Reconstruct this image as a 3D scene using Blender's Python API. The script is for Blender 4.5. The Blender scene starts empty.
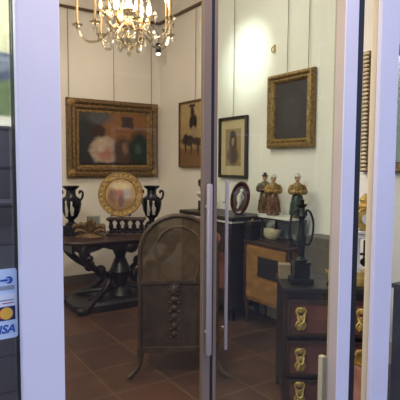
import bpy, bmesh, math, random
from mathutils import Vector, Matrix, Euler
random.seed(7)
PI = math.pi
C = bpy.context.scene.collection

# ------------------------------------------------------------------ camera
YAW = math.radians(-33.5); PITCH = math.radians(-4.17); ROLL = math.radians(0.3)
F = 480.0; EYE = 1.55
cd = bpy.data.cameras.new('camera'); cam = bpy.data.objects.new('camera', cd); C.objects.link(cam)
cd.sensor_width = 36; cd.lens = 36 * F / 400; cd.clip_start = 0.02
MR = Matrix.Rotation(YAW, 4, 'Z') @ Matrix.Rotation(PI / 2 + PITCH, 4, 'X') @ Matrix.Rotation(ROLL, 4, 'Z')
cam.matrix_world = Matrix.Translation((0, 0, EYE)) @ MR
bpy.context.scene.camera = cam

def ray(px, py):
    return (MR.to_3x3() @ Vector(((px - 200) / F, (200 - py) / F, -1)))
def at_y(px, py, y):
    d = ray(px, py); return Vector((0, 0, EYE)) + d * (y / d.y)
def at_x(px, py, x):
    d = ray(px, py); return Vector((0, 0, EYE)) + d * (x / d.x)
def at_z(px, py, z):
    d = ray(px, py); return Vector((0, 0, EYE)) + d * ((z - EYE) / d.z)
def at_d(px, py, t):
    return Vector((0, 0, EYE)) + ray(px, py) * t

# ------------------------------------------------------------------ materials
def lin(c):
    return tuple(((v / 255) / 12.92 if v / 255 <= 0.04045 else ((v / 255 + 0.055) / 1.055) ** 2.4) for v in c) + (1,)

def nodes(name):
    m = bpy.data.materials.new(name); m.use_nodes = True
    nt = m.node_tree; b = nt.nodes['Principled BSDF']
    return m, nt, b

def mat(name, col, rough=0.5, metal=0.0, scale=0, amt=0.3, bump=0.0, stretch=None, dark=None, spec=0.5):
    m, nt, b = nodes(name)
    b.inputs['Roughness'].default_value = rough; b.inputs['Metallic'].default_value = metal
    b.inputs['Specular IOR Level'].default_value = spec
    c = lin(col)
    if scale:
        tc = nt.nodes.new('ShaderNodeTexCoord'); mp = nt.nodes.new('ShaderNodeMapping')
        if stretch: mp.inputs['Scale'].default_value = stretch
        nt.links.new(tc.outputs['Object'], mp.inputs['Vector'])
        n = nt.nodes.new('ShaderNodeTexNoise'); n.inputs['Scale'].default_value = scale; n.inputs['Detail'].default_value = 4
        nt.links.new(mp.outputs['Vector'], n.inputs['Vector'])
        r = nt.nodes.new('ShaderNodeValToRGB')
        lo = lin(dark) if dark else tuple(v * (1 - amt) for v in c[:3]) + (1,)
        hi = c if dark else tuple(min(1, v * (1 + amt)) for v in c[:3]) + (1,)
        r.color_ramp.elements[0].color = lo; r.color_ramp.elements[1].color = hi
        r.color_ramp.elements[0].position = 0.35; r.color_ramp.elements[1].position = 0.65
        nt.links.new(n.outputs['Fac'], r.inputs['Fac']); nt.links.new(r.outputs['Color'], b.inputs['Base Color'])
        if bump:
            bn = nt.nodes.new('ShaderNodeBump'); bn.inputs['Strength'].default_value = bump; bn.inputs['Distance'].default_value = 0.01
            nt.links.new(n.outputs['Fac'], bn.inputs['Height']); nt.links.new(bn.outputs['Normal'], b.inputs['Normal'])
    else:
        b.inputs['Base Color'].default_value = c
    return m

def glass(name, tint, ior=1.45, gain=1.0, haze=0.0):
    m = bpy.data.materials.new(name); m.use_nodes = True; nt = m.node_tree; nt.nodes.clear()
    out = nt.nodes.new('ShaderNodeOutputMaterial'); mx = nt.nodes.new('ShaderNodeMixShader')
    tr = nt.nodes.new('ShaderNodeBsdfTransparent'); tr.inputs['Color'].default_value = tint
    gl = nt.nodes.new('ShaderNodeBsdfGlossy'); gl.inputs['Roughness'].default_value = 0.0
    lw = nt.nodes.new('ShaderNodeLayerWeight'); lw.inputs['Blend'].default_value = 0.5
    pw = nt.nodes.new('ShaderNodeMath'); pw.operation = 'POWER'; pw.inputs[1].default_value = 5
    f0 = ((ior - 1) / (ior + 1)) ** 2
    ma = nt.nodes.new('ShaderNodeMath'); ma.operation = 'MULTIPLY_ADD'; ma.inputs[1].default_value = 1 - f0; ma.inputs[2].default_value = f0
    mu = nt.nodes.new('ShaderNodeMath'); mu.operation = 'MULTIPLY'; mu.inputs[1].default_value = gain; mu.use_clamp = True
    nt.links.new(lw.outputs['Facing'], pw.inputs[0]); nt.links.new(pw.outputs[0], ma.inputs[0])
    nt.links.new(ma.outputs[0], mu.inputs[0]); nt.links.new(mu.outputs[0], mx.inputs[0])
    nt.links.new(tr.outputs[0], mx.inputs[1]); nt.links.new(gl.outputs[0], mx.inputs[2])
    nt.links.new(mx.outputs[0], out.inputs[0])
    return m

def emit(name, col, s):
    m, nt, b = nodes(name)
    b.inputs['Base Color'].default_value = (0.8, 0.8, 0.75, 1)
    b.inputs['Emission Color'].default_value = lin(col); b.inputs['Emission Strength'].default_value = s
    return m

def painting(name, base, marks, noise=14, namt=0.25, axes=('X', 'Z'), rough=0.45):
    """marks: (cx, cy, rx, ry, colour, softness, box?) in 0..1 picture coordinates"""
    m, nt, b = nodes(name); b.inputs['Roughness'].default_value = rough
    L = nt.links.new
    tc = nt.nodes.new('ShaderNodeTexCoord'); sp = nt.nodes.new('ShaderNodeSeparateXYZ')
    n0 = nt.nodes.new('ShaderNodeTexNoise'); n0.inputs['Scale'].default_value = noise; n0.inputs['Detail'].default_value = 5
    L(tc.outputs['Generated'], n0.inputs['Vector'])
    dis = nt.nodes.new('ShaderNodeVectorMath'); dis.operation = 'MULTIPLY_ADD'
    dis.inputs[1].default_value = (0.09, 0.0, 0.09); 
    L(n0.outputs['Color'], dis.inputs[0]); L(tc.outputs['Generated'], dis.inputs[2])
    off = nt.nodes.new('ShaderNodeVectorMath'); off.operation = 'SUBTRACT'; off.inputs[1].default_value = (0.045, 0, 0.045)
    L(dis.outputs[0], off.inputs[0]); L(off.outputs[0], sp.inputs[0])
    def M(op, a, b2, clamp=False):
        k = nt.nodes.new('ShaderNodeMath'); k.operation = op; k.use_clamp = clamp
        for i, v in enumerate((a, b2)):
            if v is None: continue
            if isinstance(v, (int, float)): k.inputs[i].default_value = v
            else: L(v, k.inputs[i])
        return k.outputs[0]
    U, V = sp.outputs[axes[0]], sp.outputs[axes[1]]
    rgb = nt.nodes.new('ShaderNodeRGB'); rgb.outputs[0].default_value = lin(base); cur = rgb.outputs[0]
    for mk in marks:
        cx, cy, rx, ry, col = mk[:5]; soft = mk[5] if len(mk) > 5 else 0.3; bx = len(mk) > 6
        du = M('ABSOLUTE', M('DIVIDE', M('SUBTRACT', U, cx), rx), None); dv = M('ABSOLUTE', M('DIVIDE', M('SUBTRACT', V, cy), ry), None)
        d = M('MAXIMUM', du, dv) if bx else M('SQRT', M('ADD', M('MULTIPLY', du, du), M('MULTIPLY', dv, dv)), None)
        f = M('DIVIDE', M('SUBTRACT', 1 + soft / 2, d), soft, True)
        mx = nt.nodes.new('ShaderNodeMix'); mx.data_type = 'RGBA'
        L(f, mx.inputs[0]); L(cur, mx.inputs[6]); mx.inputs[7].default_value = lin(col); cur = mx.outputs[2]
    n1 = nt.nodes.new('ShaderNodeTexNoise'); n1.inputs['Scale'].default_value = noise * 2; n1.inputs['Detail'].default_value = 6
    L(tc.outputs['Generated'], n1.inputs['Vector'])
    hs = nt.nodes.new('ShaderNodeHueSaturation'); L(cur, hs.inputs['Color'])
    L(M('ADD', M('MULTIPLY', n1.outputs['Fac'], namt * 4), 1 - namt * 2), hs.inputs['Value'])
    L(hs.outputs[0], b.inputs['Base Color'])
    return m

def tiles(name, c1, c2, grout, w, h, g, offset=0.0, rough=0.4, rot=0, axes=None):
    m, nt, b = nodes(name); L = nt.links.new
    tc = nt.nodes.new('ShaderNodeTexCoord'); mp = nt.nodes.new('ShaderNodeMapping'); mp.inputs['Rotation'].default_value = (axes or 0, 0, rot)
    br = nt.nodes.new('ShaderNodeTexBrick'); br.offset = offset
    br.inputs['Color1'].default_value = lin(c1); br.inputs['Color2'].default_value = lin(c2); br.inputs['Mortar'].default_value = lin(grout)
    br.inputs['Scale'].default_value = 1; br.inputs['Brick Width'].default_value = w; br.inputs['Row Height'].default_value = h; br.inputs['Mortar Size'].default_value = g
    n = nt.nodes.new('ShaderNodeTexNoise'); n.inputs['Scale'].default_value = 5; n.inputs['Detail'].default_value = 5
    L(tc.outputs['Object'], mp.inputs[0]); L(mp.outputs[0], br.inputs['Vector']); L(tc.outputs['Object'], n.inputs['Vector'])
    mx = nt.nodes.new('ShaderNodeMix'); mx.data_type = 'RGBA'; mx.blend_type = 'MULTIPLY'; mx.inputs[0].default_value = 0.55
    r = nt.nodes.new('ShaderNodeValToRGB'); r.color_ramp.elements[0].position = 0.3; r.color_ramp.elements[1].position = 0.7
    r.color_ramp.elements[0].color = (0.45, 0.42, 0.4, 1)
    L(n.outputs['Fac'], r.inputs[0]); L(br.outputs['Color'], mx.inputs[6]); L(r.outputs[0], mx.inputs[7]); L(mx.outputs[2], b.inputs['Base Color'])
    b.inputs['Roughness'].default_value = rough
    bn = nt.nodes.new('ShaderNodeBump'); bn.inputs['Strength'].default_value = 0.3; bn.invert = True
    L(br.outputs['Fac'], bn.inputs['Height']); L(bn.outputs[0], b.inputs['Normal'])
    return m

M_ = dict(
    wall=mat('plaster_wall', (227, 221, 212), 0.85, scale=1.3, amt=0.03),
    ceil=mat('ceiling_paint', (225, 215, 195), 0.9),
    frame_w=mat('white_enamel', (226, 224, 228), 0.35, scale=3, amt=0.02),
    frame_b=mat('warm_lit_beige', (196, 176, 158), 0.4, scale=4, amt=0.03),  # beige holds warm indoor light painted on the stile side; lock case shares it
    steel=mat('satin_steel', (168, 156, 146), 0.4, 0.25),
    stile=mat('grey_stile', (126, 108, 90), 0.5, 0.0),
    rubber=mat('black_rubber', (12, 12, 14), 0.6),
    glassL=glass('clear_door_glass', (0.86, 0.84, 0.80, 1), 1.45, 0.55),
    glassR=glass('greenish_door_glass', (0.86, 0.90, 0.86, 1), 1.45, 0.8),
    glassW=glass('window_glass', (0.9, 0.93, 0.93, 1), 1.5, 1.2),
    vitrine=glass('thin_clear_glass', (0.82, 0.86, 0.88, 1), 1.5, 2.0),
    gilt=mat('old_gilt', (136, 108, 62), 0.5, 0.35, scale=40, amt=0.45, bump=0.6),
    gilt_b=mat('bright_gilt', (186, 154, 82), 0.38, 0.45, scale=30, amt=0.3, bump=0.3),
    gilt_d=mat('dull_gilt', (106, 82, 52), 0.55, 0.3, scale=35, amt=0.5, bump=0.6),
    brass=mat('brass', (205, 165, 90), 0.3, 0.9),
    ebony=mat('ebonised_wood', (30, 24, 22), 0.4, scale=8, amt=0.35, stretch=(1, 1, 0.3)),
    dkwood=mat('dark_walnut', (54, 34, 24), 0.42, scale=9, amt=0.4, stretch=(1, 1, 0.25), bump=0.1),
    redwood=mat('red_brown_marquetry', (104, 60, 48), 0.38, scale=7, amt=0.4, stretch=(0.4, 1, 1)),
    satin=mat('satinwood', (140, 98, 50), 0.38, scale=6, amt=0.3, stretch=(1, 0.5, 2)),
    cane=mat('woven_cane', (94, 76, 48), 0.6, scale=20, amt=0.35),
    chairwood=mat('brown_chair_wood', (66, 50, 33), 0.5, scale=10, amt=0.35),
    hide=mat('brown_hide', (60, 46, 31), 0.6, scale=12, amt=0.4, bump=0.3),
    bronze=mat('dark_bronze', (34, 32, 30), 0.35, 0.5, scale=15, amt=0.4),
    navy=mat('blue_black_glaze', (18, 22, 32), 0.25),
    white=mat('white_relief', (196, 192, 184), 0.5),
    marble=mat('white_marble', (205, 200, 190), 0.3, scale=9, amt=0.15),
    cream=mat('cream_ceramic', (212, 196, 160), 0.4, scale=6, amt=0.1),
    card=mat('cream_card', (186, 166, 130), 0.7),
    tan=mat('tan_card', (134, 114, 88), 0.7),
    mirror=mat('pale_mirror_back', (150, 162, 160), 0.25, 0.35),
    grey=mat('grey_painted_wood', (92, 84, 76), 0.6, scale=5, amt=0.2),
    wine=mat('wine_red_lacquer', (58, 20, 20), 0.3),
    skin=mat('painted_skin', (196, 150, 118), 0.5),
    robe_o=mat('olive_gold_glaze', (104, 84, 44), 0.35, scale=38, amt=0.6, dark=(52, 34, 26)),
    robe_p=mat('dusky_rose_glaze', (128, 84, 66), 0.35, scale=34, amt=0.6, dark=(60, 38, 30)),
    robe_g=mat('deep_green_glaze', (46, 66, 54), 0.35, scale=26, amt=0.6, dark=(24, 34, 32)),
    jacket=mat('ochre_jacket_glaze', (138, 106, 50), 0.35, scale=30, amt=0.5),
    hairk=mat('dark_hair_glaze', (30, 22, 18), 0.4),
    crystal=glass('cut_crystal', (0.86, 0.82, 0.72, 1), 1.9, 2.6),
    candle=mat('gold_candle_sleeve', (196, 164, 116), 0.4, 0.2),
    bulb=emit('lit_bulb', (255, 230, 184), 9),
    lens=emit('lit_spot_lens', (255, 244, 220), 6),
    black=mat('matt_black', (14, 13, 13), 0.5),
    wire=mat('grey_picture_wire', (120, 108, 86), 0.5),
    rail=mat('brown_rail', (92, 70, 50), 0.5),
    mould=mat('cream_moulding', (206, 190, 158), 0.6),
    leather=mat('pink_brown_leather', (150, 104, 92), 0.55, scale=8, amt=0.25),
    floor=tiles('terracotta_tiles', (92, 60, 42), (70, 50, 38), (104, 80, 62), 0.42, 0.42, 0.008, rough=0.45),
    plank=tiles('blue_grey_planks', (66, 66, 78), (58, 56, 66), (28, 28, 36), 2.0, 0.17, 0.006, axes=PI / 2),
    brownfloor=mat('brown_display_base', (112, 92, 88), 0.7, scale=4, amt=0.2),
    paving=mat('grey_paving', (126, 122, 122), 0.85, scale=3, amt=0.15),
    facade=mat('street_facade_render', (70, 66, 62), 0.9, scale=1, amt=0.1),
    facglass=mat('street_window_pane', (30, 36, 44), 0.2),
    stk=mat('pale_blue_sticker', (206, 226, 240), 0.5),
    stkw=mat('white_sticker', (232, 236, 238), 0.5),
    blue=mat('royal_blue_print', (28, 84, 168), 0.5),
    navyprint=mat('navy_print', (34, 44, 92), 0.5),
    redp=mat('red_print', (206, 44, 44), 0.5),
    yel=mat('amber_print', (240, 186, 70), 0.5),
    greyp=mat('grey_print', (150, 158, 166), 0.5),
)

# ------------------------------------------------------------------ mesh helpers
def box(bm, c, s, rz=0, bev=0.0, rot=None):
    m = Matrix.Translation(c) @ (rot.to_matrix().to_4x4() if rot else Matrix.Rotation(rz, 4, 'Z')) @ Matrix.Diagonal((*s, 1))
    r = bmesh.ops.create_cube(bm, size=1, matrix=m)
    if bev:
        es = list({e for v in r['verts'] for e in v.link_edges})
        bmesh.ops.bevel(bm, geom=es, offset=bev, segments=2, affect='EDGES', profile=0.6)
def ball(bm, c, s, rot=None, n=14):
    m = Matrix.Translation(c) @ (rot.to_matrix().to_4x4() if rot else Matrix.Identity(4)) @ Matrix.Diagonal((*s, 1))
    bmesh.ops.create_uvsphere(bm, u_segments=n, v_segments=max(6, n * 2 // 3), radius=1, matrix=m)
def tube(bm, pts, r, n=8, cap=True):
    pts = [Vector(p) for p in pts]
    rs = r if isinstance(r, (list, tuple)) else [r] * len(pts)
    rings = []; up = None
    for i, p in enumerate(pts):
        t = (pts[min(i + 1, len(pts) - 1)] - pts[max(i - 1, 0)]).normalized()
        if up is None:
            up = Vector((0, 0, 1)) if abs(t.z) < 0.9 else Vector((1, 0, 0))
        a = t.cross(up)
        if a.length < 1e-4: a = t.cross(Vector((0.3, 1, 0.2)))
        a.normalize(); b = a.cross(t).normalized(); up = b
        rings.append([bm.verts.new(p + (a * math.cos(k * 2 * PI / n) + b * math.sin(k * 2 * PI / n)) * rs[i]) for k in range(n)])
    for A, B in zip(rings, rings[1:]):
        for k in range(n):
            bm.faces.new((A[k], A[(k + 1) % n], B[(k + 1) % n], B[k]))
    if cap:
        bm.faces.new(rings[0]); bm.faces.new(rings[-1][::-1])
def smooth(pts, n=6):
    P = [Vector(p) for p in pts]; out = []
    for i in range(len(P) - 1):
        a, b, c, d = P[max(i - 1, 0)], P[i], P[i + 1], P[min(i + 2, len(P) - 1)]
        for k in range(n):
            t = k / n
            out.append(0.5 * ((2 * b) + (c - a) * t + (2 * a - 5 * b + 4 * c - d) * t * t + (3 * b - a - 3 * c + d) * t ** 3))
    out.append(P[-1]); return out
def lathe(bm, prof, c=(0, 0, 0), n=24, sx=1, sy=1):
    c = Vector(c); rings = []
    for r, z in prof:
        rings.append([bm.verts.new(c + Vector((r * sx * math.cos(k * 2 * PI / n), r * sy * math.sin(k * 2 * PI / n), z))) for k in range(n)])
    for A, B in zip(rings, rings[1:]):
        for k in range(n):
            bm.faces.new((A[k], A[(k + 1) % n], B[(k + 1) % n], B[k]))
    bm.faces.new(rings[0][::-1]); bm.faces.new(rings[-1])
def prism(bm, poly, y0, y1):
    """polygon in local XZ pushed from y0 to y1"""
    a = [bm.verts.new((x, y0, z)) for x, z in poly]; b = [bm.verts.new((x, y1, z)) for x, z in poly]
    n = len(poly)
    bm.faces.new(a); bm.faces.new(b[::-1])
    for k in range(n): bm.faces.new((a[k], b[k], b[(k + 1) % n], a[(k + 1) % n]))
def ring_frame(bm, w, h, prof, cx=0, cz=0):
    """mitred picture frame about (cx, cz) in XZ; prof = list of (inset, y)"""
    rings = []
    for ins, y in prof:
        a, b = w / 2 - ins, h / 2 - ins
        rings.append([bm.verts.new((cx + sx * a, y, cz + sz * b)) for sx, sz in ((-1, -1), (1, -1), (1, 1), (-1, 1))])
    rings.append(rings[0])
    for A, B in zip(rings, rings[1:]):
        for k in range(4): bm.faces.new((A[k], A[(k + 1) % 4], B[(k + 1) % 4], B[k]))
def obj(name, bm, m, parent=None, sm=None, kind=None):
    bmesh.ops.recalc_face_normals(bm, faces=bm.faces)
    me = bpy.data.meshes.new(name); bm.to_mesh(me); bm.free()
    me.materials.append(m if not isinstance(m, str) else M_[m])
    if sm:
        for p in me.polygons: p.use_smooth = True
        try: me.set_sharp_from_angle(angle=math.radians(sm if sm is not True else 40))
        except Exception: pass
    o = bpy.data.objects.new(name, me); C.objects.link(o)
    if parent: o.parent = parent
    if kind: o['kind'] = kind
    return o
def tag(o, label, cat, group=None, kind=None):
    o['label'] = label; o['category'] = cat
    if group: o['group'] = group
    if kind: o['kind'] = kind
    return o
def thing(name, label, cat, loc=(0, 0, 0), rz=0, group=None, kind=None):
    o = bpy.data.objects.new(name, None); C.objects.link(o); o.empty_display_size = 0.1
    o.location = loc; o.rotation_euler = (0, 0, rz)
    return tag(o, label, cat, group, kind)
def BM(): return bmesh.new()
def bx(name, c, s, m, parent=None, rz=0, bev=0.0, kind=None):
    b = BM(); box(b, c, s, rz, bev); return obj(name, b, m, parent, kind=kind)
def dup(root, loc, rz, label, group=None):
    r = root.copy(); C.objects.link(r); r.location = loc; r.rotation_euler = (0, 0, rz); r['label'] = label
    for ch in list(root.children):
        c = ch.copy(); C.objects.link(c); c.parent = r
        for g in ch.children:
            d = g.copy(); C.objects.link(d); d.parent = c
    return r

# ------------------------------------------------------------------ room shell
corner = at_d(160, 165, 6.8)
WX, WY, SY, H = corner.x, corner.y, 1.565, 4.2
LX = -1.0
def st(o, label, cat):
    return tag(o, label, cat, kind='structure')
st(bx('floor', ((LX + WX) / 2, (SY + WY) / 2, -0.05), (WX - LX + 0.3, WY - SY + 0.3, 0.1), 'floor'), 'brown terracotta tiled shop floor with pale joints', 'floor')
st(bx('ceiling', ((LX + WX) / 2, (SY + WY) / 2, H + 0.05), (WX - LX + 0.4, WY - SY + 0.4, 0.1), 'ceil'), 'cream shop ceiling above the chandelier', 'ceiling')
st(bx('wall_back', ((LX + WX) / 2, WY + 0.075, H / 2), (WX - LX + 0.3, 0.15, H), 'wall'), 'cream back wall behind the carved table', 'wall')
st(bx('wall_right', (WX + 0.075, (SY + WY) / 2, H / 2), (0.15, WY - SY, H), 'wall'), 'cream right wall with three hung pictures', 'wall')
st(bx('wall_left', (LX - 0.075, (SY + WY) / 2, H / 2), (0.15, WY - SY, H), 'wall'), 'cream left wall of the shop', 'wall')
st(bx('baseboard_back', ((LX + WX) / 2, WY - 0.012, 0.06), (WX - LX, 0.024, 0.12), 'grey'), 'grey baseboard along the back wall', 'baseboard')
st(bx('baseboard_right', (WX - 0.012, (SY + WY) / 2 + 0.1, 0.09), (0.024, WY - SY - 0.25, 0.18), 'mould'), 'pale baseboard along the right wall', 'baseboard')

# picture rail round the room
RZ = EYE + (165 - 28) * 6.8 / F
st(bx('trim_1', ((LX + WX) / 2, WY - 0.02, RZ), (WX - LX, 0.04, 0.026), 'rail'), 'brown picture rail along the back wall', 'trim')
st(bx('trim_2', (WX - 0.02, (SY + WY) / 2, RZ), (0.04, WY - SY - 0.1, 0.026), 'rail'), 'brown picture rail along the right wall', 'trim')

# ------------------------------------------------------------------ shopfront
def xs(px, py=180, y=SY): return at_y(px, py, y).x
HEAD = 2.55
xa, xb = xs(18.8, 180, SY - .045), xs(62.4, 180, SY - .045)           # left post
st(bx('trim_3', ((xa + xb) / 2, SY, HEAD / 2), (xb - xa, 0.09, HEAD), 'frame_w', bev=0.006), 'broad white post left of the glass door', 'door post')
g0 = xs(15.2, 180, SY)
st(bx('trim_4', ((g0 + xa) / 2, SY + 0.012, HEAD / 2), (xa - g0, 0.05, HEAD), 'rubber'), 'black gasket beside the broad white post', 'gasket')
xl0, xl1 = xs(66), xs(212.3)
d1 = thing('door_1', 'left glass door leaf with grey stile and pull bar', 'door', ((xl0 + xl1) / 2, SY + 0.02, 0), kind='structure')
ox = (xl0 + xl1) / 2
YS = SY + .008
sx0 = xs(203.6, 180, YS); sx1 = xs(211.2, 180, YS); sx2 = xs(214, 180, YS)
bx('glass_panel', ((xb + sx0) / 2 - ox, 0, HEAD / 2), (sx0 - xb, 0.01, HEAD), 'glassL', d1)
bx('stile', ((sx0 + sx1) / 2 - ox, 0, HEAD / 2), (sx1 - sx0, 0.022, HEAD), 'stile', d1, bev=0.003)
bx('rubber_seal', ((sx1 + sx2) / 2 - ox, 0.0, HEAD / 2), (sx2 - sx1, 0.020, HEAD), 'rubber', d1)
def pull_bar(parent, x, y, ztop, zbot, r, ln=.03):
    b = BM(); tube(b, [(x, y, zbot), (x, y, zbot + 0.006), (x, y, ztop - 0.006), (x, y, ztop)], [r * 0.8, r, r, r * 0.8], 14)
    o = obj('pull_bar', b, 'steel', parent, sm=True)
    b = BM()
    for z in (zbot + 0.09, ztop - 0.09): tube(b, [(x, y, z), (x, y + ln, z)], r * 0.6, 8)
    obj('standoff', b, 'steel', o, sm=True)
YP = SY + .02 - .034
p = at_y(208.6, 355, YP); q = at_y(207.5, 184, YP)
pull_bar(d1, p.x - ox, -0.034, q.z, p.z, 0.0115, .024)
# right leaf
e0, e1 = sx2, xs(217.4, 180, YS); r0, r1, r2, r3 = xs(330), xs(342), xs(354.5), xs(357.5)
ox = (e0 + r2) / 2
d2 = thing('door_2', 'right glass door leaf with slim edge and broad stile tinted beige for warm light', 'door', (ox, SY + 0.02, 0), kind='structure')
bx('edge_strip', ((e0 + e1) / 2 - ox, .021, HEAD / 2), (e1 - e0, 0.064, HEAD), 'stile', d2, bev=0.003)
YF = SY - 0.03                                        # front plane of the right stile and post
X1, X2, X3 = xs(342, 180, YF), xs(354.6, 180, YF), xs(357, 180, YF + .02)
dk = ray(330.5, 180); YB = X1 / (dk.x / dk.y)         # how far back the stile's left side reaches
bx('outer_stile', ((X1 + X2) / 2 - ox, YF + .003 - SY - .02, HEAD / 2), (X2 - X1, .006, HEAD), 'frame_w', d2, bev=.003)['label'] = 'white outer stile'
bx('inner_stile', ((X1 + X2) / 2 - ox + .0015, (YF + .006 + YB) / 2 - SY - .02, HEAD / 2), (X2 - X1 - .003, YB - YF - .006, HEAD), 'frame_b', d2, bev=.003)['label'] = 'inner stile, beige for warm light'  # same profile as the outer stile, warm indoor light put into its colour
GY = YB - SY - .03
bx('glass_panel', ((e1 + X1) / 2 - ox, GY, HEAD / 2), (X1 - e1, 0.01, HEAD), 'glassR', d2)
bx('rubber_seal', ((X2 + X3) / 2 - ox, YF + .012 - SY - .02, HEAD / 2), (X3 - X2, 0.016, HEAD), 'rubber', d2)
YP = SY + .02 + GY - .03
p = at_y(225.5, 349.5, YP); q = at_y(224.5, 180, YP)
pull_bar(d2, p.x - ox, GY - .03, q.z, p.z, 0.007, .026)
p = at_y(323.5, 356, SY + 0.05)
bx('lock_case', (p.x - ox, GY + .026, p.z / 2 + 0.12), (0.03, 0.03, p.z - 0.24), 'frame_b', d2, bev=0.004)
# right post
f0, f1 = xs(377.3, 180, YF), xs(395, 180, YF)
dk = ray(373, 180); YM = f0 / (dk.x / dk.y); dk = ray(367.3, 180); YE = f0 / (dk.x / dk.y)
st(bx('trim_5', ((f0 + f1) / 2, (YF + YM) / 2, HEAD / 2), (f1 - f0, YM - YF, HEAD), 'frame_w', bev=.004), 'narrow white post right of the doors', 'door post')
st(bx('trim_6', ((f0 + f1) / 2, (YM + YE) / 2, HEAD / 2), (f1 - f0, YE - YM, HEAD), 'mould', bev=.003), 'back lining of the narrow white post, cream for warm light', 'door lining')  # warm indoor light on the post's inner return, painted as cream
# head and front wall
st(bx('wall_front', ((LX + WX) / 2, SY, (HEAD + H) / 2), (WX - LX + 0.3, 0.16, H - HEAD), 'frame_w'), 'white fascia above the glass shopfront', 'wall')
# side windows
w1 = thing('window_1', 'shop window left of the doors with card stickers', 'window', ((LX + g0) / 2, SY + 0.01, 0), kind='structure')
bx('glass_panel', (0, 0, HEAD / 2), (g0 - LX, 0.008, HEAD), 'glassW', w1)
w2 = thing('window_2', 'shop window right of the narrow white post', 'window', ((f1 + WX) / 2, SY + 0.01, 0), kind='structure')
bx('glass_panel', (0, 0, HEAD / 2), (WX - f1, 0.008, HEAD), 'glassW', w2)

# window display at the left : plank partition with a landscape above
PY = 2.25
zp = at_y(5, 126, PY).z
px1 = at_y(40, 150, PY).x
st(bx('wall_partition', ((LX + px1) / 2, PY + 0.02, zp / 2), (px1 - LX, 0.04, zp), 'plank'), 'blue grey plank partition behind the left shop window', 'partition wall')
st(bx('trim_7', ((LX + px1) / 2, PY - 0.3, 0.15), (px1 - LX, 0.55, 0.3), 'brownfloor'), 'low brown display plinth under the left shop window', 'display plinth')
lw, lh = 0.95, 0.75
lp = thing('landscape_painting', 'unframed landscape of green field standing on the blue grey plank partition', 'painting', (at_y(14, 100, PY).x - lw / 2, PY + 0.012, zp))
bx('canvas', (0, 0, lh / 2), (lw, 0.025, lh), painting('landscape_paint', (172, 168, 140), [
    (0.5, 0.0, 0.9, 0.06, (196, 192, 178), 0.2, 1), (0.5, 0.17, 0.9, 0.11, (92, 106, 72), 0.25, 1),
    (0.5, 0.34, 0.9, 0.075, (62, 68, 88), 0.3, 1), (0.85, 0.36, 0.2, 0.05, (98, 104, 116), 0.5)], noise=6), lp)
bx('stretcher_bar', (0, 0.012, 0.03), (lw - 0.05, 0.012, 0.04), 'mould', lp)

# card sticker on the left window
def text_mesh(name, s, size, m, parent, loc, bold=0.0, shear=0.0):
    cu = bpy.data.curves.new(name, 'FONT'); cu.body = s; cu.size = size; cu.extrude = 0.0004; cu.offset = bold; cu.shear = shear
    t = bpy.data.objects.new(name + '_tmp', cu); C.objects.link(t)
    bpy.context.view_layer.update()
    me = bpy.data.meshes.new_from_object(t); C.objects.unlink(t); bpy.data.objects.remove(t)
    me.materials.clear(); me.materials.append(M_[m])
    o = bpy.data.objects.new(name, me); C.objects.link(o); o.parent = parent
    o.location = loc; o.rotation_euler = (PI / 2, 0, 0)
    return o
pb = at_y(18.5, 337, SY - 0.0); pt = at_y(18.0, 268, SY - 0.0)
sw, sh = 0.10, pt.z - pb.z
stk = thing('card_sticker', 'pale blue payment card sticker on the left shop window glass', 'sticker', (pb.x - sw / 2, SY + 0.006, pb.z))
def rrect(w, h, r, cx=0, cz=0, n=5):
    out = []
    for sx, sz, a0 in ((1, 1, 0), (-1, 1, PI / 2), (-1, -1, PI), (1, -1, 3 * PI / 2)):
        for k in range(n + 1):
            a = a0 + k / n * PI / 2; out.append((cx + sx * (w / 2 - r) + r * math.cos(a), cz + sz * (h / 2 - r) + r * math.sin(a)))
    return out
b = BM(); prism(b, rrect(sw, sh, 0.008, 0, sh / 2), -0.0012, 0.0); obj('backing', b, 'stk', stk)
def patch(name, x0, x1, z0, z1, m, y=-0.0018):
    b = BM(); prism(b, rrect((x1 - x0) * sw, (z1 - z0) * sh, 0.002, ((x0 + x1) / 2 - 0.5) * sw, (z0 + z1) / 2 * sh), y, -0.0010); return obj(name, b, m, stk)
def disc(name, x, z, r, m, y=-0.0026, sx=1.0):
    b = BM(); prism(b, [((x - 0.5) * sw + r * sx * math.cos(k * PI / 12), z * sh + r * math.sin(k * PI / 12)) for k in range(24)], y, -0.0012); return obj(name, b, m, stk)
patch('white_panel', 0.04, 0.97, 0.30, 0.64, 'stkw')
patch('dark_panel', 0.06, 0.93, 0.265, 0.465, 'navyprint', -0.0022)
disc('red_disc', 0.36, 0.365, 0.0195, 'redp', -0.0030); disc('amber_disc', 0.66, 0.365, 0.0195, 'yel', -0.0034)
patch('blue_line', 0.1, 0.9, 0.545, 0.562, 'greyp', -0.0023); patch('red_line', 0.55, 0.9, 0.505, 0.517, 'redp', -0.0023)
disc('blue_disc', 0.76, 0.84, 0.0115, 'blue', -0.0022); disc('white_disc', 0.715, 0.84, 0.0065, 'stk', -0.0026)
patch('blue_bar', 0.50, 0.76, 0.828, 0.855, 'blue', -0.0030)
patch('grey_band', 0.08, 0.92, 0.70, 0.76, 'greyp', -0.0018)
text_mesh('lettering', 'VISA', 0.036, 'blue', stk, (-0.031, -0.0022, 0.085 * sh), 0.0009, 0.25)

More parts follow.
